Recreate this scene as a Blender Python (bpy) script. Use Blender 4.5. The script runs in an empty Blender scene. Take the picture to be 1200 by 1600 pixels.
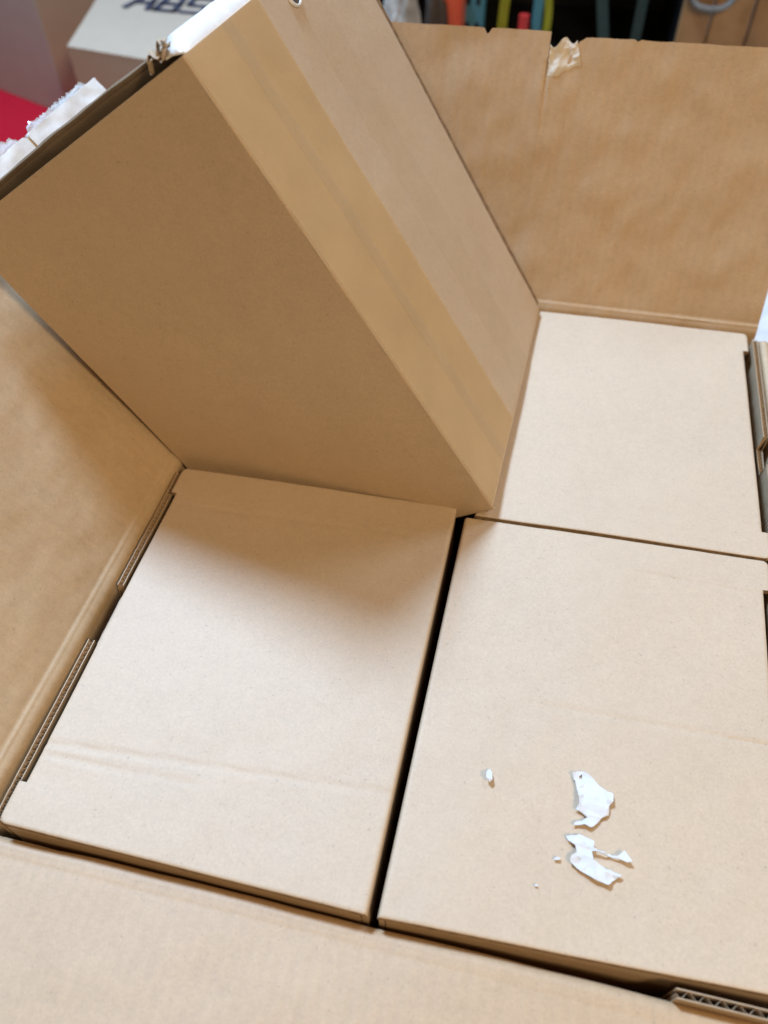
import bpy, bmesh, math, random
from mathutils import Vector, Matrix, noise

random.seed(7)
S = bpy.context.scene
COL = S.collection

# ------------------------------------------------------------------ camera
cam_d = bpy.data.cameras.new('camera')
cam_d.sensor_fit = 'HORIZONTAL'
cam_d.sensor_width = 36.0
cam_d.lens = 36.0 * 1208.47 / 1200.0
cam_d.clip_start = 0.01
cam_d.clip_end = 60
cam_d.dof.use_dof = True
cam_d.dof.focus_distance = 0.47
cam_d.dof.aperture_fstop = 7.5
cam = bpy.data.objects.new('camera', cam_d)
COL.objects.link(cam)
cam.matrix_world = Matrix((
    (0.9750190, -0.1572851, 0.1568416, 0.0361698),
    (0.2214532, 0.7430662, -0.6315149, -0.0912192),
    (-0.0172158, 0.6504721, 0.7593350, 0.4110501),
    (0, 0, 0, 1)))
S.camera = cam

# ------------------------------------------------------------------ world, lamps, exposure
world = bpy.data.worlds.new('World')
S.world = world
world.use_nodes = True
bg = world.node_tree.nodes['Background']
bg.inputs[0].default_value = (1.0, 0.72, 0.46, 1)
bg.inputs[1].default_value = 0.14

def area(name, loc, target, size, power, color):
    l = bpy.data.lights.new(name, 'AREA')
    l.shape = 'DISK'
    l.size = size
    l.energy = power
    l.color = color
    o = bpy.data.objects.new(name, l)
    COL.objects.link(o)
    o.location = loc
    d = Vector(target) - Vector(loc)
    o.rotation_euler = d.to_track_quat('-Z', 'Y').to_euler()
    return o

# shop ceiling lamp behind the carton (cool) and a weaker warm lamp over the near side
area('ceiling_lamp', (-1.06, 1.23, 2.18), (0.0, 0.15, 0.0), 0.50, 89, (0.62, 0.92, 1.35))
area('added_rear_fill', (0.95, 1.75, 2.0), (0.08, 0.25, 0.0), 0.75, 13, (0.74, 0.93, 1.18))  # added fill, brightens the lids and the taped side
area('warm_work_lamp', (1.10, -0.70, 1.45), (0.0, 0.2, 0.0), 0.45, 21.5, (1.0, 0.74, 0.45))
area('warm_near_lamp', (-0.50, -1.15, 1.75), (0.0, 0.3, 0.1), 0.22, 3.0, (1.0, 0.72, 0.42))

S.view_settings.view_transform = 'Standard'
S.view_settings.look = 'None'
S.view_settings.exposure = 0.0
S.view_settings.gamma = 1.0
S.render.engine = 'CYCLES'
S.render.resolution_x = 768
S.render.resolution_y = 1024

# ------------------------------------------------------------------ materials
def nodes_of(name):
    m = bpy.data.materials.new(name)
    m.use_nodes = True
    nt = m.node_tree
    return m, nt, nt.nodes['Principled BSDF']

def kraft(name, col, rough=0.5, spec=1.0, rib=None, rib_amp=0.000028, rib_pitch=0.0075, mottle=0.10, speck=0.22, fine=0.5):
    m, nt, b = nodes_of(name)
    N, L = nt.nodes, nt.links
    tc = N.new('ShaderNodeTexCoord')
    def noise_tex(scale, detail, rough_=0.6):
        n = N.new('ShaderNodeTexNoise')
        n.inputs['Scale'].default_value = scale
        n.inputs['Detail'].default_value = detail
        n.inputs['Roughness'].default_value = rough_
        L.new(tc.outputs['Object'], n.inputs['Vector'])
        return n
    def mathn(op, a, c=None, d=None):
        n = N.new('ShaderNodeMath'); n.operation = op
        for i, v in enumerate((a, c, d)):
            if v is None: continue
            if isinstance(v, (int, float)): n.inputs[i].default_value = v
            else: L.new(v, n.inputs[i])
        return n.outputs[0]
    big = noise_tex(22, 4)
    mid = noise_tex(150, 6, 0.72)
    fib = noise_tex(620, 5, 0.75)
    val = mathn('MULTIPLY_ADD', mathn('SUBTRACT', big.outputs[0], 0.5), mottle * 2.2, 1.0)
    val = mathn('ADD', val, mathn('MULTIPLY', mathn('SUBTRACT', mid.outputs[0], 0.5), mottle * 4.0))
    val = mathn('ADD', val, mathn('MULTIPLY', mathn('SUBTRACT', fib.outputs[0], 0.5), fine))
    # sparse dark and pale fibre specks of recycled paper
    sp = noise_tex(520, 1, 0.4)
    dark = N.new('ShaderNodeMapRange')
    dark.inputs[1].default_value = 0.70; dark.inputs[2].default_value = 0.80
    L.new(sp.outputs[0], dark.inputs[0])
    val = mathn('SUBTRACT', val, mathn('MULTIPLY', dark.outputs[0], speck))
    mul = N.new('ShaderNodeMix'); mul.data_type = 'RGBA'; mul.blend_type = 'MULTIPLY'
    mul.inputs['Factor'].default_value = 1.0
    comb = N.new('ShaderNodeCombineColor')
    for i in range(3): L.new(val, comb.inputs[i])
    mul.inputs['A'].default_value = (*col, 1)
    L.new(comb.outputs[0], mul.inputs['B'])
    last = mul.outputs['Result']
    height = mathn('MULTIPLY', fib.outputs[0], 0.00010)
    height = mathn('ADD', height, mathn('MULTIPLY', mid.outputs[0], 0.00022))
    height = mathn('ADD', height, mathn('MULTIPLY', big.outputs[0], 0.0006))
    if rib is not None:
        sep = N.new('ShaderNodeSeparateXYZ')
        L.new(tc.outputs['Object'], sep.inputs[0])
        wob = noise_tex(9, 2)
        ph = mathn('ADD', mathn('MULTIPLY', sep.outputs[rib], 2 * math.pi / rib_pitch), mathn('MULTIPLY', wob.outputs[0], 7.0))
        sn = mathn('SINE', ph)
        gate = mathn('MULTIPLY', sn, mathn('MULTIPLY', big.outputs[0], 2.0))
        height = mathn('ADD', height, mathn('MULTIPLY', gate, rib_amp))
        # the liner tone varies slightly across the flutes
        st = mathn('MULTIPLY_ADD', gate, 0.014, 1.0)
        cc = N.new('ShaderNodeCombineColor')
        for i in range(3): L.new(st, cc.inputs[i])
        m2 = N.new('ShaderNodeMix'); m2.data_type = 'RGBA'; m2.blend_type = 'MULTIPLY'
        m2.inputs['Factor'].default_value = 1.0
        L.new(last, m2.inputs['A']); L.new(cc.outputs[0], m2.inputs['B'])
        last = m2.outputs['Result']
    L.new(last, b.inputs['Base Color'])
    bp = N.new('ShaderNodeBump')
    bp.inputs['Strength'].default_value = 0.55
    bp.inputs['Distance'].default_value = 1.0
    L.new(height, bp.inputs['Height'])
    L.new(bp.outputs[0], b.inputs['Normal'])
    b.inputs['Roughness'].default_value = rough
    b.inputs['Specular IOR Level'].default_value = spec
    return m

def plain(name, col, rough=0.6, spec=0.5, alpha=1.0, metal=0.0, var=0.15, scale=60, trans=0.0, bump=0.0):
    m, nt, b = nodes_of(name)
    N, L = nt.nodes, nt.links
    tc = N.new('ShaderNodeTexCoord')
    n = N.new('ShaderNodeTexNoise')
    n.inputs['Scale'].default_value = scale; n.inputs['Detail'].default_value = 5
    L.new(tc.outputs['Object'], n.inputs['Vector'])
    r = N.new('ShaderNodeValToRGB')
    r.color_ramp.elements[0].position = 0.3; r.color_ramp.elements[1].position = 0.7
    r.color_ramp.elements[0].color = (*[max(0, c * (1 - var)) for c in col], 1)
    r.color_ramp.elements[1].color = (*[min(1, c * (1 + var)) for c in col], 1)
    L.new(n.outputs[0], r.inputs[0]); L.new(r.outputs[0], b.inputs['Base Color'])
    b.inputs['Roughness'].default_value = rough
    b.inputs['Specular IOR Level'].default_value = spec
    b.inputs['Alpha'].default_value = alpha
    b.inputs['Metallic'].default_value = metal
    b.inputs['Transmission Weight'].default_value = trans
    if bump:
        bp = N.new('ShaderNodeBump'); bp.inputs['Distance'].default_value = bump
        bp.inputs['Strength'].default_value = 0.6
        L.new(n.outputs[0], bp.inputs['Height']); L.new(bp.outputs[0], b.inputs['Normal'])
    return m

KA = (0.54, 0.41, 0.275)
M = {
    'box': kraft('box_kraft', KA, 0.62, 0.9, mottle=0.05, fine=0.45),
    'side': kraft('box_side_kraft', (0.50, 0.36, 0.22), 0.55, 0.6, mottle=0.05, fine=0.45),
    'carton_x': kraft('carton_kraft_ribs_x', (0.49, 0.335, 0.19), 0.60, 0.9, rib=0, mottle=0.075, fine=0.45),
    'carton_y': kraft('carton_kraft_ribs_y', (0.50, 0.36, 0.21), 0.60, 0.9, rib=1, mottle=0.085, fine=0.45),
    'flute': kraft('fluting_kraft', (0.42, 0.31, 0.20), 0.7, 0.4, mottle=0.05),
    'tape': plain('clear_brown_tape', (0.78, 0.56, 0.27), 0.45, 0.5, alpha=0.30, var=0.06, scale=30),
    'tape2': plain('thin_clear_tape', (0.74, 0.60, 0.42), 0.5, 0.5, alpha=0.07, var=0.05, scale=30),
    'whitetape_lit': plain('white_tape_and_lit_edge', (0.78, 0.76, 0.73), 0.5, 0.5, var=0.05, scale=120, bump=0.0006),  # tape, and the light painted on the leaning box's lid edge
    'shred': plain('torn_clear_tape', (0.72, 0.76, 0.78), 0.2, 0.8, alpha=0.55, var=0.1, scale=90),
    'lidshade': kraft('lid_board_with_shade', (0.22, 0.15, 0.09), 0.8, 0.2, mottle=0.1),  # lid board coloured dark to carry the shade at its near edge
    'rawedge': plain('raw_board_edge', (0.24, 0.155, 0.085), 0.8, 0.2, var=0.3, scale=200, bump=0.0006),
    'torn': plain('torn_paper_core', (0.68, 0.60, 0.49), 0.9, 0.1, var=0.12, scale=150, bump=0.0005),
    'scrap': plain('white_scrap_paper', (0.66, 0.665, 0.67), 0.6, 0.3, var=0.05, scale=160, bump=0.0012),
}

# ------------------------------------------------------------------ builders
def finish(bm, name, mat, parent=None, base=None, angle=35, smooth=True):
    me = bpy.data.meshes.new(name)
    if base is not None:
        bmesh.ops.translate(bm, verts=bm.verts, vec=-Vector(base))
    bmesh.ops.recalc_face_normals(bm, faces=bm.faces)
    bm.to_mesh(me); bm.free()
    if smooth:
        for p in me.polygons: p.use_smooth = True
        me.set_sharp_from_angle(angle=math.radians(angle))
    me.materials.append(mat)
    o = bpy.data.objects.new(name, me)
    COL.objects.link(o)
    if parent is not None: o.parent = parent
    return o

def thing(name, label, cat, loc, group=None):
    o = bpy.data.objects.new(name, None)
    o.empty_display_size = 0.05
    COL.objects.link(o)
    o.location = loc
    o['label'] = label; o['category'] = cat
    if group: o['group'] = group
    return o

def tag(o, label=None, cat=None, group=None, kind=None):
    if label: o['label'] = label
    if cat: o['category'] = cat
    if group: o['group'] = group
    if kind: o['kind'] = kind
    return o

def sheet(us, vs, fn, bm=None):
    """closed thick sheet: fn(u, v, side) -> point, side 0 = seen face, 1 = back face"""
    if bm is None: bm = bmesh.new()
    nu, nv = len(us), len(vs)
    A = [[[bm.verts.new(fn(u, v, s)) for v in vs] for u in us] for s in (0, 1)]
    for i in range(nu - 1):
        for j in range(nv - 1):
            bm.faces.new((A[0][i][j], A[0][i+1][j], A[0][i+1][j+1], A[0][i][j+1]))
            bm.faces.new((A[1][i][j], A[1][i][j+1], A[1][i+1][j+1], A[1][i+1][j]))
    for i in range(nu - 1):
        for j in (0, nv - 1):
            bm.faces.new((A[0][i][j], A[0][i+1][j], A[1][i+1][j], A[1][i][j]))
    for j in range(nv - 1):
        for i in (0, nu - 1):
            bm.faces.new((A[0][i][j], A[0][i][j+1], A[1][i][j+1], A[1][i][j]))
    return bm

def lin(a, b, n): return [a + (b - a) * i / (n - 1) for i in range(n)]

def hexa(bm, P):
    """box from 8 points: bottom loop then top loop"""
    v = [bm.verts.new(p) for p in P]
    for f in ((0,3,2,1), (4,5,6,7), (0,1,5,4), (1,2,6,5), (2,3,7,6), (3,0,4,7)):
        bm.faces.new([v[i] for i in f])

def box_pts(x0, x1, y0, y1, z0, z1):
    return [(x0,y0,z0),(x1,y0,z0),(x1,y1,z0),(x0,y1,z0),(x0,y0,z1),(x1,y0,z1),(x1,y1,z1),(x0,y1,z1)]

def N3(x, y, z, s=1.0): return noise.noise(Vector((x * s, y * s, z * s)))

def fluted_wall(length, thick, z_top, pitch, fn, notch=None, depth=0.3, liner=0.0005, seg=8, notch_drop=0.012):
    """upright corrugated board: two liners and a waved medium whose top edge shows.
    fn(a, t, z): a along, t across (0 inner .. thick outer)"""
    bm = bmesh.new()
    def drop(a):
        if notch and notch[0] < a < notch[1]:
            return notch_drop
        return 0.0
    n = max(8, int(length / 0.003))
    al = sorted(set(lin(0, length, n) + ([notch[0], notch[0] + 0.002, notch[1] - 0.002, notch[1]] if notch else [])))
    jag = {a: 0.0005 * N3(a * 300, 3.1, 0) for a in al}
    for t0 in (0.0, thick - liner):
        sheet(al, [0, 1], lambda a, v, s: fn(a, t0 + liner * s, (z_top - drop(a) + jag[a]) if v else z_top - depth), bm)
    nw = int(length / pitch * seg)
    aw = lin(0, length, nw)
    mid, amp = thick / 2, thick / 2 - liner
    def fl(a, v, s):
        t = mid + amp * math.sin(2 * math.pi * a / pitch + 0.8 * N3(a * 60, 1, 1))
        return fn(a, t + 0.0002 * (s - 0.5), (z_top - 0.0006 - drop(a) + 0.0006 * N3(a * 500, 5, 0)) if v else z_top - 0.03)
    sheet(aw, [0, 1], fl, bm)
    return bm

# ------------------------------------------------------------------ setting
bm = bmesh.new()
hexa(bm, box_pts(-6, 6, -4, 8, -0.36, -0.33))
floor_m = plain('grey_concrete', (0.26, 0.25, 0.24), 0.7, 0.4, var=0.2, scale=6, bump=0.002)
tag(finish(bm, 'floor', floor_m, smooth=False), kind='structure')

# ------------------------------------------------------------------ big shipping carton
CX0, CX1, CY0, CY1 = -0.2105, 0.2245, -0.0042, 0.5165
T = 0.0045
carton = thing('shipping_carton', 'large open brown shipping carton holding the four smaller boxes, flaps folded out', 'carton', (0.007, 0.256, -0.33))
CB = carton.location.copy()
ZB = -0.3235
def cpart(bm, name, mat, **k): return finish(bm, name, mat, carton, CB, **k)

bm = bmesh.new(); hexa(bm, box_pts(CX0 - T, CX1 + T, CY0 - T, CY1 + T, -0.329, ZB)); cpart(bm, 'bottom_panel', M['carton_x'])
for (x0, x1, y0, y1, mt) in ((CX0 - T, CX0, CY0, CY1, 'carton_y'), (CX1, CX1 + T, CY0, CY1, 'carton_y'),
                             (CX0 - T, CX1 + T, CY0 - T, CY0, 'carton_x'), (CX0 - T, CX1 + T, CY1, CY1 + T, 'carton_x')):
    bm = bmesh.new(); hexa(bm, box_pts(x0, x1, y0, y1, ZB + 0.0002, -0.0125)); cpart(bm, 'wall', M[mt])

def profile(pts):
    """polyline (out, z) -> function of arc length giving position and normal (towards the inside)"""
    cum = [0.0]
    for a, b in zip(pts, pts[1:]): cum.append(cum[-1] + math.dist(a, b))
    def at(s):
        s = max(0.0, min(cum[-1], s))
        i = 0
        while i < len(cum) - 2 and s > cum[i+1]: i += 1
        f = (s - cum[i]) / (cum[i+1] - cum[i])
        a, b = pts[i], pts[i+1]
        p = (a[0] + (b[0]-a[0]) * f, a[1] + (b[1]-a[1]) * f)
        def tang(k):
            k = max(0, min(len(pts) - 2, k)); q, r = pts[k], pts[k+1]; d = math.dist(q, r)
            return ((r[0]-q[0]) / d, (r[1]-q[1]) / d)
        t0 = tang(i if f > 0.5 else i - 1); t1 = tang(i + 1 if f > 0.5 else i)
        g = f - 0.5 if f > 0.5 else f + 0.5
        t = (t0[0] + (t1[0]-t0[0]) * g, t0[1] + (t1[1]-t0[1]) * g)
        d = math.hypot(*t) or 1
        t = (t[0]/d, t[1]/d)
        return p, (-t[1], t[0])     # normal to the left of travel: inward / up
    return at, cum[-1]

def flap(name, us, pts, place, mat, vmax=None, disp=None, thick=T, nv=90):
    """place(u, out, z) -> world; vmax(u) trims the free edge; disp(u, v) pushes along normal"""
    at, L = profile(pts)
    fine = lin(0, 0.034, 30)[:-1] + lin(0.034, 1.0, nv)   # first part in metres, rest as fraction
    def fn(u, k, s):
        top = vmax(u) if vmax else L
        v = fine[k] if k < 29 else 0.034 + (fine[k] - 0.034) / (1 - 0.034) * (top - 0.034)
        (o, z), (no, nz) = at(v)
        d = (disp(u, v) if disp else 0.0) - thick * s
        return place(u, o + no * d, z + nz * d)
    bm = sheet(us, list(range(len(fine))), fn)
    return cpart(bm, name, mat, angle=50)

def hinge(ang_deg, length, z0=-0.0125, dipk=1.0):
    """wall top, rounded fold, double crease, then a flat flap leaning ang_deg from the vertical"""
    a = math.radians(ang_deg)
    d = (math.sin(a), math.cos(a))
    pts = [(0.0, z0), (0.0, -0.006)]
    h = math.radians(min(ang_deg * 0.5, 60))
    p = (0.0, -0.006)
    for k in range(1, 7):
        f = k / 6; an = a * (0.25 + (0.75 + 0.4 * dipk) * f ** 1.2)
        p = (p[0] + 0.0014 * math.sin(an), p[1] + 0.0014 * math.cos(an)); pts.append(p)
    # crease dips
    nrm = (-d[1], d[0])
    for (step, dip) in ((0.0016, 0.0002), (0.0012, -0.0009), (0.0012, -0.0001), (0.0018, 0.0001), (0.003, 0.0)):
        dip *= dipk; p = (p[0] + d[0] * step + nrm[0] * dip, p[1] + d[1] * step + nrm[1] * dip); pts.append(p)
    rem = length - 0.018
    for k in range(1, 9):
        q = (p[0] + d[0] * rem * k / 8, p[1] + d[1] * rem * k / 8); pts.append(q)
    return pts

# back flap, leaning away from the viewer, torn on its free edge
BL = 0.2105
def back_place(u, o, z): return (u, CY1 - 0.0005 + o, z)
def back_vmax(u):
    # upper edge: small nick, slit with a torn corner
    v = BL + 0.0142 + 0.0007 * N3(u * 60, 2, 0) + 0.0003 * N3(u * 400, 7, 0)
    if -0.0445 < u < -0.0365:
        f = (u + 0.0445) / 0.008
        v -= 0.0042 * (1 - abs(2 * min(1, max(0, f * 1.25 - 0.1)) - 1)) ** 0.8
    if u > 0.0098: v -= 0.0025
    if 0.0098 <= u < 0.038:
        f = (u - 0.0098) / 0.0282
        prof = [(0, 0.0285), (0.35, 0.0265), (0.52, 0.021), (0.62, 0.013), (0.72, 0.011), (0.80, 0.004), (1.0, 0.0)]
        for (f0, d0), (f1, d1) in zip(prof, prof[1:]):
            if f0 <= f <= f1: v -= d0 + (d1 - d0) * (f - f0) / (f1 - f0); break
        v += 0.0006 * N3(u * 900, 3, 0)
    if 0.0745 < u < 0.0795: v -= 0.0016 * (1 - abs((u - 0.077) / 0.0025))
    return v
def back_disp(u, v):
    d = 0.0024 * N3(u * 9, v * 9, 0) + 0.0011 * N3(u * 34, v * 26, 4) + 0.0005 * N3(u * 90, v * 45, 11)
    # fold running down from the tear
    c = 0.0105 + 0.012 * max(0, (0.19 - v)) / 0.06 * 0.35
    if 0.150 < v < 0.205: d += -0.0011 * math.exp(-((u - c) / 0.0016) ** 2) * min(1, (v - 0.150) / 0.04)
    d += -0.0009 * math.exp(-((u + 0.071) / 0.004) ** 2) * min(1, max(0, (v - 0.05) / 0.1))
    return d
bus = sorted(set(lin(CX0 + 0.004, -0.06, 30) + lin(-0.06, -0.03, 34) + lin(-0.03, 0.0085, 16) + [0.0092, 0.0097, 0.00985] + lin(0.0102, 0.0385, 52)
                 + lin(0.0395, 0.07, 17) + lin(0.072, 0.082, 16) + lin(0.084, CX1 - 0.0035, 44)))
back_flap = flap('flap', bus, hinge(25.0, 0.25), back_place, M['carton_x'], back_vmax, back_disp)

# torn, lifted paper inside the rip
at_b, _ = profile(hinge(25.0, 0.25))
def torn_fn(u, v, s):
    w = 0.0098 + 0.0005 + u * (0.0265 * (1.0 - 0.30 * v) + 0.002 * v)
    vv = BL - 0.0178 + 0.0006 + 0.009 * u * u * (1 - v) + v * (0.0225 - 0.003 * math.sin(u * 9) + 0.005 * u)
    vv = min(vv, back_vmax(0.05) + 0.0008 - 0.004 * (1 - u))
    (o, z), (no, nz) = at_b(vv)
    d = 0.0006 + 0.0022 * N3(u * 2.6 + 0.3, v * 2.4, 1.7) + 0.0005 * N3(u * 8, v * 8, 5) - 0.0007 * s
    return back_place(w, o + no * d, z + nz * d)
bm = sheet(lin(0, 1, 26), lin(0, 1, 24), torn_fn)
tp = finish(bm, 'torn_paper', M['torn'], back_flap, CB, angle=25)

# left flap, pushed out by the leaning box
LL = 0.228
def left_place(u, o, z): return (CX0 + 0.0004 - o, u, z)
def left_disp(u, v):
    d = 0.0020 * N3(u * 8, v * 9, 2) + 0.0010 * N3(u * 26, v * 34, 8) + 0.0004 * N3(u * 50, v * 90, 3)
    return d
def left_vmax(u):
    v = LL + 0.0008 * N3(u * 70, 5, 0)
    if 0.405 < u < 0.410: v -= 0.002
    return v
left_flap = flap('flap', lin(CY0 + 0.003, CY1 - 0.002, 150), hinge(38.5, 0.26), left_place, M['carton_y'], left_vmax, left_disp)
at_l, _ = profile(hinge(38.5, 0.26))
def left_pt(u, v, d):
    (o, z), (no, nz) = at_l(v)
    return left_place(u, o + no * d, z + nz * d)
def left_top(u): return left_vmax(u)
# white paper tape folded over the flap's free edge, with a ripped break and frayed clear shreds
for (a, b) in ((0.30, 0.4055), (0.4085, 0.5155)):
    def fn(u, v, s):
        if v <= 5: vv, d = left_top(u) - 0.013 + 0.0135 * v / 5 + 0.0006 * N3(u * 140, v, 0) * (v == 0), 0.0009
        else: vv, d = left_top(u) + 0.0009, -0.0006 - (v - 5) * 0.0011
        d += 0.0009 * N3(u * 60, v * 0.4, 3) + left_disp(u, vv) * (1 if v <= 5 else 1)
        return left_pt(u, vv, d + (0.0003 if s == 0 else -0.0002))
    cpart(sheet(lin(a, b, 40), list(range(9)), fn), 'white_edge', M['whitetape_lit'], angle=60).parent = carton
for (a, b, hgt, sd) in ((0.416, 0.508, 0.007, 1.0), (0.372, 0.404, 0.009, 5.0)):
    def fn(u, v, s):
        e = min(1, min(u - a, b - u) / 0.006)
        vv = left_top(u) + 0.0005 + v * hgt * e * (0.55 + 0.8 * abs(N3(u * 130, sd, 0)) + 0.3 * N3(u * 500, sd, 2))
        return left_pt(u, vv, -0.0045 + 0.0022 * N3(u * 90, v * 2, sd) * v - 0.0003 * s)
    cpart(sheet(lin(a, b, 46), lin(0, 1, 6), fn), 'tape_shred', M['shred'], angle=40)

# front flap lies almost flat towards the viewer, right flap hangs out
def front_disp(u, v): return 0.0018 * N3(u * 7, v * 8, 5) + 0.0005 * N3(u * 30, v * 30, 2)
flap('flap', lin(CX0 + 0.001, CX1 - 0.002, 110), hinge(86, 0.21, dipk=0.3), lambda u, o, z: (u, CY0 + 0.0005 - o, z - 0.0058), M['carton_x'], None, front_disp)
flap('flap', lin(CY0 + 0.004, CY1 - 0.006, 110), hinge(97, 0.21), lambda u, o, z: (CX1 - 0.0005 + o, u, z), M['carton_y'], None, front_disp)

# raw corrugated edge of an inner layer standing at the near right corner
bm = fluted_wall(0.072, 0.0044, -0.0022, 0.0074, lambda a, t, z: (0.1455 + a, 0.0004 - t + 0.028 * a * 0.12, z), depth=0.05, liner=0.0006, seg=12)
cpart(bm, 'corrugated_edge', M['flute'], angle=60)

# ------------------------------------------------------------------ small boxes
HB = 0.3205
def warp_fn(q):
    bl, br, fr, fl = q
    def w(s, t):
        x = (fl[0]*(1-s) + fr[0]*s) * (1-t) + (bl[0]*(1-s) + br[0]*s) * t
        y = (fl[1]*(1-s) + fr[1]*s) * (1-t) + (bl[1]*(1-s) + br[1]*s) * t
        return x, y
    return w

def small_box(label, quad, ztop, inset_right, creases, lean=0.0, seed=0.0, notch=(0.112, 0.154), bow=0.0, recess=0.0008, front_r=0.0014):
    """quad: four corners of the lid (back-left, back-right, front-right, front-left) seen from the front."""
    w = warp_fn(quad)
    W = math.dist(quad[3], quad[2]); D = math.dist(quad[3], quad[0])
    cx = sum(p[0] for p in quad) / 4; cy = sum(p[1] for p in quad) / 4
    root = thing('inner_box', label, 'cardboard box', (cx, cy, ztop - HB), 'small brown boxes packed in the carton')
    B = root.location.copy()
    sgn = 1 if inset_right else -1
    # s' runs from the folded side (0) to the cut-back side (1)
    def xy(sp, y):  # sp 0..1 plus metres allowed
        s = sp if inset_right else 1 - sp
        return w(s, y / D)
    IN = 0.0042 / W
    tabf, tabb = 0.0225, D - 0.0252
    R = 0.0022
    def smax(y):
        m = 1.0
        if tabf < y < tabb: m = 1.0 - IN
        c = 0.005
        for e in (y, D - y):
            if e < c: m -= (c - math.sqrt(max(0, c * c - (c - e) ** 2))) / W * 0.8
        return m
    ys = sorted(set([0, 0.0002, 0.0006, 0.0014, 0.0021, 0.0028, 0.0034, 0.004, 0.0055] + lin(0.008, tabf - 0.001, 8) + [tabf - 0.0001, tabf + 0.0001]
                    + lin(tabf + 0.0015, tabb - 0.0015, 110) + [tabb - 0.0001, tabb + 0.0001] + lin(tabb + 0.001, D - 0.008, 8)
                    + [D - 0.0055, D - 0.004, D - 0.0025, D - 0.0014, D - 0.0006, D]))
    sps = [0, 0.0008 / W, 0.0016 / W, 0.0026 / W, 0.004 / W] + lin(0.006 / W, 1 - 0.006 / W, 84) + [1 - 0.0022 / W, 1 - 0.0008 / W, 1]
    def lid(sp, y, side):
        m = smax(y)
        spp = sp * m
        x, yy = xy(spp, y)
        z = ztop
        z += 0.0009 * N3(x * 14 + seed, yy * 14, seed) + 0.00025 * N3(x * 60, yy * 60, seed)
        z += bow * math.sin(math.pi * sp) * math.sin(math.pi * y / D)
        # rounding of the folded side and of the cut edges
        e = spp * W
        if e < R: z -= R - math.sqrt(max(0, R * R - (R - e) ** 2))
        r2 = 0.0009
        for e2 in ((m - spp) * W, ):
            if e2 < r2: z -= (r2 - math.sqrt(max(0, r2 * r2 - (r2 - e2) ** 2))) * 0.6
        for e3, rr in ((y, front_r), (D - y, 0.0016)):
            if e3 < rr: z -= (rr - math.sqrt(max(0, rr * rr - (rr - e3) ** 2))) * (0.8 if rr < 0.002 else 2.4)
        # shallow pressed creases in the board
        for (x0, y0, x1, y1, dep, wid) in creases:
            dx, dy = x1 - x0, y1 - y0; l2 = dx * dx + dy * dy
            t = ((x - x0) * dx + (yy - y0) * dy) / l2
            if -0.15 < t < 1.15:
                dist = abs((x - x0) * dy - (yy - y0) * dx) / math.sqrt(l2) + 0.0004 * N3(x * 40, yy * 40, 9)
                fade = max(0, min(1, (t + 0.15) / 0.15, (1.15 - t) / 0.15))
                sg = ((x - x0) * dy - (yy - y0) * dx)
                z -= dep * fade * math.exp(-(dist / wid) ** 2) * (1 if sg > 0 else 0.7)
        if side: z -= 0.0030 if e > R else 0.0030 * (0.4 + 0.6 * e / R)
        return (x, yy, z)
    lo = finish(sheet(sps, ys, lid), 'lid', M['box'], root, B, angle=40)
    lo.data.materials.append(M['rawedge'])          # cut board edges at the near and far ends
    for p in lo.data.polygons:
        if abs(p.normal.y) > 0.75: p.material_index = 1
    zt, zb = ztop - 0.0034, ztop - HB
    # near and far walls, pushed a little under the lid
    for (ya, yb) in ((recess, recess + 0.003), (D - 0.0038, D - 0.0008)):
        def fn(sp, k, side):
            x, yy = xy(0.004 / W + sp * (1 - 0.006 / W), ya if side == 0 else yb)
            zz = zb + (zt - zb) * k
            yy += 0.0007 * N3(x * 12, k * 5, seed + ya) * math.sin(math.pi * k)
            return (x, yy, zz)
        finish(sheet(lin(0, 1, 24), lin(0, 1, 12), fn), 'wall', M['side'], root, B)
    # folded side wall
    def fn(y, k, side):
        x, yy = xy((0.0004 + 0.003 * side) / W, y)
        return (x, yy, zb + (ztop - R - 0.0002 - zb) * k)
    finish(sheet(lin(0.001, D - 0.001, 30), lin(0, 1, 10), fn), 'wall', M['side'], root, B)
    # corrugated side wall with the finger notch
    def fw(a, t, z):
        k = (z - (ztop - HB)) / HB
        x, yy = xy(1 + (0.0010 + t) / W, a + 0.002)
        return (x + sgn * lean * max(0, (z - ztop + 0.05)), yy, z)
    bm = fluted_wall(D - 0.004, 0.0042, ztop - 0.0040, 0.0034, fw, notch, depth=HB - 0.003, liner=0.00045, seg=8)
    finish(bm, 'side_wall', M['side'], root, B, angle=60)
    bm = bmesh.new()
    P = [(*xy(0.004 / W, 0.003), zb), (*xy(1, 0.003), zb), (*xy(1, D - 0.003), zb), (*xy(0.004 / W, D - 0.003), zb)]
    hexa(bm, P + [(x, y, z + 0.003) for x, y, z in P])
    finish(bm, 'bottom_panel', M['side'], root, B)
    return root

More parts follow.
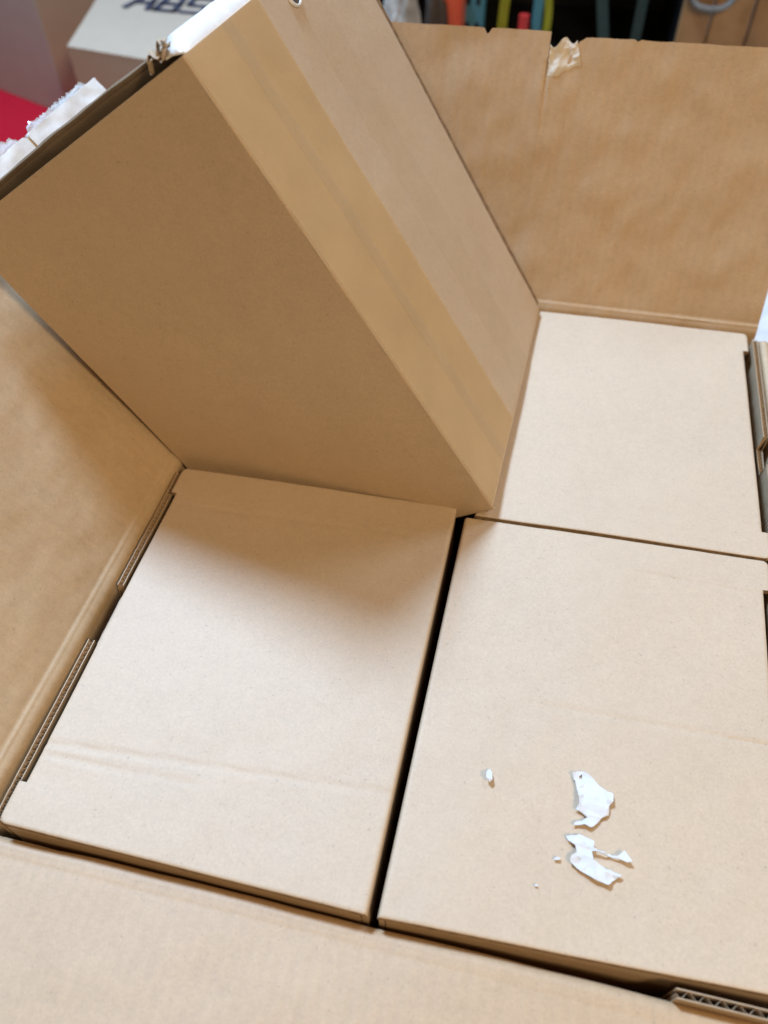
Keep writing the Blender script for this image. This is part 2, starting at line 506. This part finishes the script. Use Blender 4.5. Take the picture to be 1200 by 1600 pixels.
small_box('small brown box at front left, partly in the leaning box\'s shadow',
          ((-0.2026, 0.2610), (0.0008, 0.2640), (0.0004, -0.0022), (-0.1990, -0.0010)), 0.002, False,
          [(-0.19, 0.0452, -0.005, 0.0575, 0.0007, 0.0011), (-0.188, 0.0385, -0.11, 0.040, 0.0006, 0.0010), (-0.19, 0.226, -0.02, 0.2335, 0.0004, 0.0012)], seed=1.3)
small_box('small brown box at front right with white paper scraps on its lid',
          ((0.0074, 0.2574), (0.2072, 0.2606), (0.1985, 0.0062), (0.0052, -0.0018)), 0.0012, True,
          [(0.13, 0.2340, 0.20, 0.2322, 0.0006, 0.0011), (0.075, 0.1266, 0.198, 0.1292, 0.0008, 0.0012), (0.03, 0.214, 0.11, 0.219, 0.0004, 0.0012)], seed=4.1)
small_box('unmarked small brown box at back right, under the edge of the leaning box',
          ((0.0135, 0.5110), (0.2122, 0.5130), (0.2098, 0.2636), (0.0135, 0.2612)), 0.0, True,
          [(0.05, 0.289, 0.205, 0.2905, 0.0004, 0.0012)], lean=0.10, seed=8.7, notch=(0.092, 0.122), recess=0.0045)

# ------------------------------------------------------------------ leaning box
TM = Matrix(((0.84311924, 0.03755726, -0.53641347), (-0.02180841, 0.99912541, 0.03567644), (0.53728423, -0.01838117, 0.84320092)))
TO = Vector((0.0268, 0.2612, 0.0084))
tw, td, tl = 0.2055, 0.2458, 0.3195
tb = thing('inner_box', 'tall brown box pulled half out and leaning left, tape along its side', 'cardboard box', TO + TM @ Vector((-tw/2, td/2, 0)), 'small brown boxes packed in the carton')
TB = tb.location.copy()
def tpt(x, y, z): return TO + TM @ Vector((x, y, z))
def tpart(bm, name, mat, parent=None, **k): return finish(bm, name, mat, parent or tb, TB, **k)
ER = 0.0030
ER1 = 0.0012
def round_in(e, r=ER): return r - math.sqrt(max(0, r * r - (r - e) ** 2)) if e < r else 0.0
def edge_list(a, b, n, lo=True, hi=True):
    r = [a]
    if lo: r += [a + 0.0003, a + 0.0006, a + 0.0009, a + 0.0012, a + 0.0014, a + 0.0020, a + 0.0030]
    r += lin(a + 0.004, b - 0.004, n)
    if hi: r += [b - 0.0030, b - 0.0020, b - 0.0014, b - 0.0012, b - 0.0009, b - 0.0006, b - 0.0003]
    return r + [b]
# face towards the viewer
def f1(x, z, s):
    e = -x
    y = round_in(e, ER1) + round_in(z, 0.002) * 0.8 + 0.0012 * N3(x * 9, z * 9, 3) * min(1, e / 0.02) + 0.0003 * N3(x * 45, z * 45, 6)
    return tpt(min(x, -0.004) if s else x, y + 0.003 * s, z)
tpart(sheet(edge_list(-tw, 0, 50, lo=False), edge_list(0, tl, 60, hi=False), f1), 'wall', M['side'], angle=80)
# taped side, faces up to the right
def f2(y, z, s):
    x = -round_in(y, ER1) - round_in(td - y) - round_in(z, 0.004) + 0.0010 * N3(y * 10, z * 10, 12) * min(1, y / 0.02) + 0.0002 * N3(y * 45, z * 45, 16)
    # soft clipped corner at the low near end
    if y < 0.007 and z < 0.007: x -= 0.0015 * (1 - y / 0.007) * (1 - z / 0.007)
    return tpt(x - 0.003 * s, min(max(y, 0.004), td - 0.004) if s else y, z)
tpart(sheet(edge_list(0, td, 56), edge_list(0, tl, 66, hi=False), f2), 'wall', M['box'], angle=80)
# far and left faces, bottom
bm = bmesh.new(); hexa(bm, [tpt(*p) for p in box_pts(-tw, -0.003, td - 0.0032, td - 0.0004, 0, tl - 0.002)]); tpart(bm, 'wall', M['side'])
bm = bmesh.new(); hexa(bm, [tpt(*p) for p in box_pts(-tw - 0.0005, -tw + 0.0028, 0.0032, td - 0.0036, 0, tl - 0.001)]); tpart(bm, 'wall', M['side'])
bm = bmesh.new(); hexa(bm, [tpt(*p) for p in box_pts(-tw + 0.003, -0.003, 0.0034, td - 0.0036, 0.0003, 0.0035)]); tpart(bm, 'bottom_panel', M['side'])
# dark brown strip along the back corner, in the raw edge colour
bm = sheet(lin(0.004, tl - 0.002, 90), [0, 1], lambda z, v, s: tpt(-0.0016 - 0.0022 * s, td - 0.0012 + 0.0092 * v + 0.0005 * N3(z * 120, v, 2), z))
tpart(bm, 'back_strip', M['rawedge'])
# sealing tape strips running up the side
def strip(y0, y1, h, mat, z0=0.0, z1=tl, name='tape', ph=0.0):
    def fn(y, z, s):
        yy = y + 0.0006 * N3(z * 20, ph, 1) * (1 if y > 0.003 else 0)
        q = f2(yy, max(z, 0.0), 0)
        x = Vector(q)
        return x + TM @ Vector((h + 0.00012 * (1 - s), 0, 0))
    ys_ = lin(y0, y1, 14)
    return tpart(sheet(ys_, lin(z0, z1, 60), fn), name, mat)
strip(0.0009, 0.0925, 0.00025, M['tape'], 0.004, ph=2)
strip(0.0440, 0.0560, 0.00050, M['tape2'], 0.004, ph=5)
strip(0.1310, 0.1700, 0.00025, M['tape2'], 0.004, ph=11)
# lid of the leaning box: bowed up, shade on its near roll and light on its right edge put into the colours
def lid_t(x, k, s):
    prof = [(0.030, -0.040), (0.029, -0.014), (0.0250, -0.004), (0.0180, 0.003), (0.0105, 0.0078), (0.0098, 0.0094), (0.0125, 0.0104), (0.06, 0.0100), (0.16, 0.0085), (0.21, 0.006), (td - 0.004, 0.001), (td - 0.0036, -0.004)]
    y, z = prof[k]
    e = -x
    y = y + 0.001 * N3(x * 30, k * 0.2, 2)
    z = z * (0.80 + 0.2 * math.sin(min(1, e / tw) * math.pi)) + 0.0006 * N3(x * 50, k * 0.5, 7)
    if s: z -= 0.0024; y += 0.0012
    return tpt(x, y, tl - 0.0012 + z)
tlid = tpart(sheet(lin(-tw + 0.004, -0.0095, 46), list(range(12)), lid_t), 'lid', M['lidshade'], angle=60)
def cap(y, k, s):
    prof = [(-0.0006, -0.0040), (-0.0002, 0.0), (-0.0014, 0.0040), (-0.0040, 0.0078), (-0.0075, 0.0096), (-0.012, 0.0104)]
    x, z = prof[k]
    z = z * min(1.0, 0.35 + (y - 0.004) / 0.02) + 0.0005 * N3(y * 70, k, 3)
    if s: x -= 0.0006; z -= 0.0008
    return tpt(x, y + (0.003 * N3(k * 0.9, 4.4, y) if y < 0.01 else 0), tl - 0.0004 + z)
tpart(sheet(lin(0.0045, td - 0.006, 60), list(range(6)), cap), 'white_edge', M['whitetape_lit'], angle=60)  # white colour stands for strong light on the lid's right edge
# ripped flutes where the lid ends at the corner
for k, (x, y, ln, up) in enumerate(((-0.0105, 0.0075, 0.014, 0.0075), (-0.0085, 0.0095, 0.010, 0.0088), (-0.013, 0.006, 0.013, 0.0050))):
    def fn(a, v, s):
        xx = x - 0.012 + a * ln * 1.15
        yy = y - 0.0028 + 0.004 * v + 0.0018 * math.sin(a * 11 + k)
        zz = up - 0.001 + 0.0022 * math.sin(a * 9 + k * 2) + 0.0018 * a - 0.0004 * s + 0.001 * N3(a * 6, v * 3, k)
        return tpt(xx, yy, tl + zz)
    tpart(sheet(lin(0, 1, 14), lin(0, 1, 4), fn), 'torn_edge', M['flute'], tlid)
# punched slot near the top of the taped side, pale rim
bm = bmesh.new()
ring = []
for i in range(20):
    a = 2 * math.pi * i / 20
    ring.append([bm.verts.new(tpt(hh, 0.132 + rr * 0.0085 * math.cos(a), 0.3085 + rr * 0.0070 * math.sin(a))) for hh, rr in ((0.0004, 1.0), (0.0016, 0.93), (0.0016, 0.80), (0.0004, 0.74))])
for i in range(20):
    p, q = ring[i], ring[(i+1) % 20]
    for j in range(4): bm.faces.new((p[j], q[j], q[(j+1) % 4], p[(j+1) % 4]))
slot = tpart(bm, 'slot_rim', M['whitetape_lit'])
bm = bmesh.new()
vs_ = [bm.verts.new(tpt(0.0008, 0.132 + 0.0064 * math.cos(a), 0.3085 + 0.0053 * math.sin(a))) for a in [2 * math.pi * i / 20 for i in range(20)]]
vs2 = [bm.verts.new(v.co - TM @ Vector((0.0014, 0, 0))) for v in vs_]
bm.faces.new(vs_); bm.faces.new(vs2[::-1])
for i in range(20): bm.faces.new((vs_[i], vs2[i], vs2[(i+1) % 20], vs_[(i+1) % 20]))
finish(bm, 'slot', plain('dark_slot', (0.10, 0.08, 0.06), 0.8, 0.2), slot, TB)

# ------------------------------------------------------------------ white scraps on the front right lid
def scrap(label, outline, seed, lift, name='paper_scrap', cat='paper scrap', hole=None, base_z=0.0011):
    """thin crumpled flake cut to an outline"""
    bm = bmesh.new()
    vs = [bm.verts.new((x, y, 0)) for x, y in outline]
    f = bm.faces.new(vs)
    bmesh.ops.triangulate(bm, faces=[f])
    xs = [p[0] for p in outline]; ys_ = [p[1] for p in outline]
    n = 14
    for i in range(1, n):
        for co, no in ((Vector((min(xs) + (max(xs) - min(xs)) * i / n, 0, 0)), Vector((1, 0.13, 0))), (Vector((0, min(ys_) + (max(ys_) - min(ys_)) * i / n, 0)), Vector((0.1, 1, 0)))):
            g = bm.verts[:] + bm.edges[:] + bm.faces[:]
            bmesh.ops.bisect_plane(bm, geom=g, plane_co=co, plane_no=no, dist=1e-6)
    if hole:
        hx, hy, hr = hole
        dele = [fa for fa in bm.faces if (fa.calc_center_median().xy - Vector((hx, hy))).length < hr]
        bmesh.ops.delete(bm, geom=dele, context='FACES')
    cx = sum(xs) / len(xs); cy = sum(ys_) / len(ys_)
    for v in bm.verts:
        x, y = v.co.x, v.co.y
        v.co.x += 0.0005 * N3(x * 500, y * 500, seed); v.co.y += 0.0005 * N3(x * 500, y * 500, seed + 5)
        v.co.z = base_z + lift * max(0.0, 0.35 + 0.9 * N3(x * 110, y * 110, seed)) + lift * 0.55 * (1 - 2.2 * abs(N3(x * 190, y * 190, seed + 2))) + 0.0006 * N3(x * 520, y * 520, seed + 3)
    r = bmesh.ops.extrude_face_region(bm, geom=bm.faces[:])
    for g in r['geom']:
        if isinstance(g, bmesh.types.BMVert): g.co.z -= 0.0007
    o = finish(bm, name, M['scrap'], None, (cx, cy, 0.0), angle=30)
    o.location = (cx, cy, 0.0011)
    tag(o, label, cat, 'torn white scraps on the front right box')
    return o

scrap('upper large white torn scrap on the front right lid, holed at its tip',
      [(0.0917, 0.0893), (0.0945, 0.0913), (0.0985, 0.0909), (0.1022, 0.0888), (0.1058, 0.0848), (0.1100, 0.0830), (0.1131, 0.0821), (0.1131, 0.0782), (0.1112, 0.0748), (0.1118, 0.0710), (0.1082, 0.0688), (0.1050, 0.0640), (0.1020, 0.0622), (0.0992, 0.0630), (0.0940, 0.0618), (0.0950, 0.0640), (0.0985, 0.0650), (0.1005, 0.0672), (0.0975, 0.0690), (0.0945, 0.0702), (0.0963, 0.0730), (0.0955, 0.0768), (0.0945, 0.0812), (0.0925, 0.0860)], 2.0, 0.0022, hole=(0.0966, 0.0872, 0.0013))
scrap('lower large white torn scrap on the front right lid, thin strand ending in a triangle',
      [(0.0905, 0.0556), (0.0935, 0.0562), (0.0975, 0.0577), (0.1015, 0.0570), (0.1046, 0.0556), (0.1044, 0.0522), (0.1075, 0.0519), (0.1140, 0.0509), (0.1165, 0.0512), (0.1198, 0.0546), (0.1236, 0.0496), (0.1212, 0.0490), (0.1170, 0.0501), (0.1140, 0.0500), (0.1075, 0.0510), (0.1040, 0.0508), (0.1046, 0.0466), (0.1110, 0.0440), (0.1190, 0.0425), (0.1160, 0.0400), (0.1122, 0.0362), (0.1060, 0.0375), (0.0990, 0.0400), (0.0935, 0.0430), (0.0940, 0.0468), (0.0965, 0.0486), (0.0955, 0.0520), (0.0920, 0.0535)], 6.0, 0.0022)
scrap('small white crumb standing alone on the front right lid, far left of the big scraps',
      [(0.0468, 0.0812), (0.0484, 0.0816), (0.0497, 0.0795), (0.0503, 0.0755), (0.0490, 0.0742), (0.0474, 0.0752), (0.0466, 0.0780)], 9.0, 0.0034, 'paper_crumb', 'crumb')
scrap('tiny white fleck just left of the lower scrap on the front right lid',
      [(0.0858, 0.0436), (0.0872, 0.0444), (0.0890, 0.0443), (0.0880, 0.0430), (0.0862, 0.0427)], 3.0, 0.0016, 'paper_crumb', 'crumb', base_z=0.0009)
scrap('tiniest white fleck below the others on the front right lid',
      [(0.0772, 0.0293), (0.0784, 0.0296), (0.0788, 0.0288), (0.0776, 0.0285)], 5.0, 0.0010, 'paper_crumb', 'crumb', base_z=0.0009)

# ------------------------------------------------------------------ things in the background
def wall_box(root, base, corners, z0, z1, mats, t=0.004, top=True):
    """carton-like box of separate panels over a 4-corner footprint (counter-clockwise)"""
    c = [Vector((x, y, 0)) for x, y in corners]
    cen = sum(c, Vector()) / 4
    for i in range(4):
        a, b = c[i], c[(i+1) % 4]
        d = (b - a).normalized(); n = Vector((d.y, -d.x, 0))
        if (cen - a).dot(n) > 0: n = -n
        a2, b2 = a + d * (t if i % 2 else 0), b - d * (t if i % 2 else 0)
        P = [a2, b2, b2 - n * t, a2 - n * t]
        bm = bmesh.new(); hexa(bm, [(p.x, p.y, z0) for p in P] + [(p.x, p.y, z1) for p in P])
        finish(bm, 'side_panel', mats[i % len(mats)], root, base)
    if top:
        bm = bmesh.new()
        def fn(s, v, k):
            p = (c[0]*(1-s) + c[1]*s) * (1-v) + (c[3]*(1-s) + c[2]*s) * v
            return (p.x, p.y, z1 + 0.0045 - 0.004 * k + 0.0015 * N3(p.x * 8, p.y * 8, 1) * math.sin(math.pi * s) * math.sin(math.pi * v))
        finish(sheet(lin(0, 1, 16), lin(0, 1, 16), fn), 'top_panel', mats[0], root, base)

bgk = kraft('background_kraft', (0.47, 0.37, 0.27), 0.6, 0.5, mottle=0.06)
bgk2 = kraft('background_grey_kraft', (0.44, 0.43, 0.38), 0.65, 0.4, mottle=0.06)
ink = plain('dark_blue_ink', (0.035, 0.04, 0.07), 0.6, 0.3)

# carton with printed letters on its top
lc = thing('lettered_carton', 'pale carton with dark printed letters on top, behind the leaning box', 'carton', (-0.70, 1.50, -0.33))
LB = lc.location.copy()
LQ = ((-0.887, 1.310), (-0.40, 1.209), (-0.47, 1.70), (-0.985, 1.680))
wall_box(lc, LB, LQ, -0.3298, -0.1045, [bgk])
e1 = Vector((0.150, -0.013, 0)).normalized(); e2 = Vector((-0.16, 0.98, 0)).normalized()
org = Vector((-0.872, 1.526, -0.1))
def stroke_letter(x0, segs, hgt=0.085, w=0.011):
    bm = bmesh.new()
    for (a, b) in segs:
        a = Vector(a); b = Vector(b); d = (b - a).normalized(); n = Vector((-d.y, d.x)) * w / 2
        q = [a - n - d * w / 2, b - n + d * w / 2, b + n + d * w / 2, a + n - d * w / 2]
        P = [org + e1 * (x0 + p.x) + e2 * p.y for p in q]
        hexa(bm, [(p.x, p.y, -0.0992) for p in P] + [(p.x, p.y, -0.0970) for p in P])
    return finish(bm, 'letter', ink, lc, LB, smooth=False)
stroke_letter(0.000, [((0, 0), (0.030, 0.085)), ((0.030, 0.085), (0.050, 0.085)), ((0.050, 0.085), (0.050, 0.0)), ((0.013, 0.034), (0.050, 0.034))])
stroke_letter(0.066, [((0, 0), (0.042, 0)), ((0.042, 0), (0.046, 0.040)), ((0.046, 0.040), (0.008, 0.040)), ((0.0, 0.0), (0.012, 0.085)), ((0.012, 0.085), (0.046, 0.085)), ((0.046, 0.085), (0.046, 0.040))])
stroke_letter(0.128, [((-0.004, 0), (0.042, 0)), ((0.042, 0), (0.044, 0.040)), ((0.044, 0.040), (0.004, 0.042)), ((0.004, 0.042), (0.006, 0.085)), ((0.006, 0.085), (0.050, 0.085))])
stroke_letter(0.192, [((0.0, -0.004), (0.006, 0.004))])

# grey-brown carton at the far left
gc = thing('upright_carton', 'grey-brown carton standing on the red cloth at far left', 'carton', (-1.30, 1.80, -0.33))
GB = gc.location.copy()
wall_box(gc, GB, ((-1.325, 1.640), (-1.075, 1.525), (-0.955, 1.80), (-1.205, 1.93)), -0.3245, 0.12, [bgk2, bgk])
# red cloth
red = plain('red_cloth', (0.45, 0.004, 0.018), 0.85, 0.2, var=0.2, scale=300, bump=0.003)
def cloth(u, v, s):
    x = -1.75 + 0.95 * u; y = 1.02 + 0.72 * v
    z = -0.3282 + 0.0025 + 0.0055 * (1 + N3(x * 9, y * 9, 2)) * max(0.0, min(1.0, (1.50 - y) / 0.15)) - 0.0022 * s
    return (x, y, z)
o = finish(sheet(lin(0, 1, 60), lin(0, 1, 50), cloth), 'red_cloth', red)
tag(o, 'bright red cloth on the floor at far left', 'cloth')

# white film beyond the right rear corner
film = plain('white_film', (0.72, 0.70, 0.68), 0.35, 0.6, var=0.06, scale=20, bump=0.004)
def filmf(u, v, s):
    x = 0.31 + 0.55 * u; y = 0.72 + 0.7 * v
    e = min(u, 1-u, v, 1-v)
    return (x + 0.03 * N3(v * 4, 1, 3), y, -0.3285 + min(1, e * 10) * (0.02 + 0.03 * abs(N3(x * 11, y * 11, 4)) + 0.01 * N3(x * 40, y * 40, 1)) + 0.001 * (1 - s))
o = finish(sheet(lin(0, 1, 60), lin(0, 1, 60), filmf), 'plastic_film', film, angle=30)
tag(o, 'crumpled white plastic film glimpsed beyond the right rear corner', 'plastic film')

# dark tool cabinet behind the back flap
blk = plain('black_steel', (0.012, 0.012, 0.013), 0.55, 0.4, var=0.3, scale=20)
cab = thing('tool_cabinet', 'black open cabinet full of shadow behind the back flap', 'cabinet', (0.02, 1.75, -0.33))
KB = cab.location.copy()
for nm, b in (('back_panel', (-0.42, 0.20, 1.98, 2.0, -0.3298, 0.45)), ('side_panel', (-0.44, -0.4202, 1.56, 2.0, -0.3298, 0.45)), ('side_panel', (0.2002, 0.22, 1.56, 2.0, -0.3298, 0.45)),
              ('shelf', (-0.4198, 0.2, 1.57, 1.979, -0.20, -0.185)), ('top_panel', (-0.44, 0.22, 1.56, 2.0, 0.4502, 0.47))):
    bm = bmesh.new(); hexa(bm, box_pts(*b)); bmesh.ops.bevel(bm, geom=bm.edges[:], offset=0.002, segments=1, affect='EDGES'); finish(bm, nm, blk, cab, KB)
# dark green brace across the cabinet mouth
grn = plain('dark_green_paint', (0.02, 0.045, 0.04), 0.5, 0.5)
def bar(bm, a, b, w, d):
    a = Vector(a); b = Vector(b); t = (b - a).normalized(); n = t.cross(Vector((0, 1, 0))).normalized() * w / 2; y = Vector((0, d / 2, 0))
    hexa(bm, [a - n - y, a + n - y, a + n + y, a - n + y, b - n - y, b + n - y, b + n + y, b - n + y])
for (a, b, w) in (((0.015, 1.60, 0.12), (0.085, 1.60, -0.19), 0.02), ((0.13, 1.62, 0.2), (0.13, 1.62, -0.19), 0.018)):
    bm = bmesh.new(); bar(bm, a, b, w, 0.015); finish(bm, 'brace', grn, cab, KB)

# teal slotted uprights
teal = plain('teal_paint', (0.055, 0.20, 0.25), 0.45, 0.5, var=0.15, scale=30)
hole_m = plain('slot_shadow', (0.01, 0.012, 0.014), 0.8, 0.2)
def upright(x, y, w, label, h=0.42, slots=True):
    r = thing('slotted_post', label, 'post', (x, y, -0.33), 'teal posts in front of the black cabinet')
    bm = bmesh.new()
    hexa(bm, [(-w/2, -0.012, 0), (w/2, -0.012, 0), (w/2, 0.012, 0), (-w/2, 0.012, 0), (-w/2, -0.012, h), (w/2, -0.012, h), (w/2, 0.012, h), (-w/2, 0.012, h)])
    bmesh.ops.bevel(bm, geom=bm.edges[:], offset=0.002, segments=2, affect='EDGES')
    finish(bm, 'post', teal, r)
    if slots:
        for k in range(9):
            for sx in (-0.22, 0.22):
                bm = bmesh.new()
                z = 0.03 + k * 0.042
                hexa(bm, box_pts(sx * w - 0.0035, sx * w + 0.0035, -0.0128, -0.0118, z, z + 0.014)); finish(bm, 'slot', hole_m, r)
    return r
upright(-0.166, 1.49, 0.040, 'wide teal post with punched slots beside the orange case')
upright(-0.052, 1.49, 0.017, 'narrow teal post between the red bottle and the yellow strap', slots=False)
# orange case
org_m = plain('orange_plastic', (0.72, 0.10, 0.03), 0.4, 0.5, var=0.08, scale=15)
r = thing('orange_case', 'bright orange plastic case left of the wide teal post', 'case', (-0.198, 1.47, -0.33))
bm = bmesh.new(); hexa(bm, [(-0.017, -0.05, 0), (0.017, -0.05, 0), (0.017, 0.05, 0), (-0.017, 0.05, 0), (-0.017, -0.05, 0.262), (0.017, -0.05, 0.252), (0.017, 0.05, 0.252), (-0.017, 0.05, 0.262)])
bmesh.ops.bevel(bm, geom=bm.edges[:], offset=0.006, segments=3, affect='EDGES'); finish(bm, 'case_body', org_m, r)
bm = bmesh.new(); hexa(bm, [(-0.0185, -0.053, 0.258), (0.0185, -0.053, 0.245), (0.0185, 0.053, 0.245), (-0.0185, 0.053, 0.258), (-0.0185, -0.053, 0.315), (0.0185, -0.053, 0.315), (0.0185, 0.053, 0.315), (-0.0185, 0.053, 0.315)])
bmesh.ops.bevel(bm, geom=bm.edges[:], offset=0.006, segments=3, affect='EDGES'); finish(bm, 'case_lid', org_m, r)
# yellow-green straps hanging in the cabinet mouth
yel = plain('yellow_green_webbing', (0.34, 0.36, 0.03), 0.7, 0.3, var=0.2, scale=80)
def strap(pts, w, label):
    base = Vector((pts[0][0], pts[0][1], pts[-1][2]))
    P = [Vector(p) for p in pts]
    def cr(t):
        t = t * (len(P) - 1); i = min(int(t), len(P) - 2); f = t - i
        p0, p1, p2, p3 = P[max(i-1, 0)], P[i], P[i+1], P[min(i+2, len(P)-1)]
        return 0.5 * ((2*p1) + (p2-p0)*f + (2*p0-5*p1+4*p2-p3)*f*f + (3*p1-p0-3*p2+p3)*f*f*f)
    def fn(t, v, s):
        p = cr(t); q = cr(min(1, t + 0.01)) if t < 0.99 else p; d = (q - p) if t < 0.99 else cr(1) - cr(0.98)
        n = Vector((d.z, 0, -d.x)).normalized() if d.length else Vector((1, 0, 0))
        return p + n * w * (v - 0.5) + Vector((0, 0.004 * s, 0)) - base
    o = finish(sheet(lin(0, 1, 40), [0, 0.5, 1], fn), 'strap', yel)
    o.location = base
    tag(o, label, 'strap', 'yellow-green straps hanging before the cabinet')
strap([(-0.118, 1.515, 0.45), (-0.115, 1.512, 0.15), (-0.112, 1.508, 0.0), (-0.116, 1.508, -0.12), (-0.118, 1.508, -0.33)], 0.017, 'straight yellow-green strap right of the wide teal post')
strap([(-0.075, 1.515, 0.45), (-0.052, 1.512, 0.06), (-0.040, 1.508, -0.02), (-0.034, 1.508, -0.07), (-0.036, 1.508, -0.13), (-0.038, 1.508, -0.33)], 0.013, 'curved yellow-green strap right of the narrow teal post')
# red bottle
redm = plain('red_plastic', (0.50, 0.03, 0.025), 0.4, 0.5, var=0.1, scale=20)
bm = bmesh.new()
prof = [(0.0, 0), (0.021, 0), (0.022, 0.01), (0.022, 0.16), (0.020, 0.19), (0.012, 0.225), (0.009, 0.25), (0.009, 0.272), (0.0, 0.272)]
rings = [[bm.verts.new((rr * math.cos(2*math.pi*i/24), rr * math.sin(2*math.pi*i/24), z)) for i in range(24)] for rr, z in prof[1:-1]]
for a, b in zip(rings, rings[1:]):
    for i in range(24): bm.faces.new((a[i], a[(i+1) % 24], b[(i+1) % 24], b[i]))
bm.faces.new(rings[0][::-1]); bm.faces.new(rings[-1])
o = finish(bm, 'bottle', redm); o.location = (-0.074, 1.475, -0.33)
tag(o, 'slim red bottle left of the narrow teal post', 'bottle')
# pale sack and dark brown bundle
def lump(name, c, r, mat, seed, label, cat, amp=0.25):
    bm = bmesh.new()
    bmesh.ops.create_icosphere(bm, subdivisions=5, radius=1)
    for v in bm.verts:
        n = v.co.normalized()
        k = 1 + amp * N3(n.x * 2, n.y * 2, n.z * 2 + seed) + amp * 0.35 * N3(n.x * 7, n.y * 7, n.z * 7 + seed) + amp * 0.14 * (1 - abs(N3(n.x * 15, n.y * 15, n.z * 15 + seed)))
        v.co = Vector((n.x * r[0] * k, n.y * r[1] * k, max(0.0, r[2] * 0.9 + n.z * r[2] * k)))
    o = finish(bm, name, mat, angle=60); o.location = c
    tag(o, label, cat); return o
lump('cloth_sack', (-0.282, 1.38, -0.33), (0.040, 0.05, 0.185), plain('pale_sackcloth', (0.42, 0.38, 0.33), 0.85, 0.2, var=0.3, scale=35, bump=0.004), 3.0, 'pale crumpled sack at the left end of the back flap', 'sack')
lump('leather_bundle', (-0.222, 1.43, -0.33), (0.026, 0.045, 0.175), plain('dark_brown_leather', (0.07, 0.045, 0.03), 0.6, 0.4, var=0.3, scale=30, bump=0.004), 8.0, 'dark brown bundle between the pale sack and the orange case', 'bundle')

# boarded partition on the right
pw = thing('board_partition', 'low partition of upright wooden boards behind the right of the back flap', 'partition', (0.45, 1.53, -0.33))
WB = pw.location.copy()
x = 0.194
for k in range(7):
    wd = (0.052, 0.066, 0.058, 0.07, 0.06, 0.066, 0.06)[k]
    cshade = (0.9, 1.12, 0.95, 1.05, 0.85, 1.0, 1.1)[k]
    mt = plain('pine_board', tuple(c * cshade for c in (0.34, 0.185, 0.075)), 0.6, 0.4, var=0.25, scale=18)
    bm = bmesh.new(); hexa(bm, box_pts(x, x + wd - 0.003, 1.515 + 0.003 * (k % 2), 1.535, -0.3298, 0.32 + 0.01 * (k % 3)))
    bmesh.ops.bevel(bm, geom=bm.edges[:], offset=0.0015, segments=1, affect='EDGES')
    finish(bm, 'board', mt, pw, WB); x += wd
# grey cable loop hanging on the boards
cab_m = plain('grey_cable', (0.16, 0.16, 0.15), 0.5, 0.5)
def tube(pts, rad, name, mat, closed=False, n=8):
    bm = bmesh.new(); rings = []
    m = len(pts)
    for i, p in enumerate(pts):
        p = Vector(p); t = (Vector(pts[(i+1) % m]) - Vector(pts[i-1])).normalized()
        a = t.cross(Vector((0, 1, 0.01))).normalized(); b = t.cross(a)
        rings.append([bm.verts.new(p + (a * math.cos(2*math.pi*k/n) + b * math.sin(2*math.pi*k/n)) * rad) for k in range(n)])
    for i in range(m if closed else m - 1):
        for k in range(n): bm.faces.new((rings[i][k], rings[i][(k+1) % n], rings[(i+1) % m][(k+1) % n], rings[(i+1) % m][k]))
    return finish(bm, name, mat)
pts = [(0.055 * math.cos(2*math.pi*i/48) + 0.004 * math.sin(i * 0.7), -0.004 * math.sin(i * 0.4), 0.06 * math.sin(2*math.pi*i/48)) for i in range(48)]
o = tube(pts, 0.0048, 'cable_coil', cab_m, closed=True); o.location = (0.238, 1.505, 0.018)
tag(o, 'grey cable loop hanging against the wooden boards', 'cable')
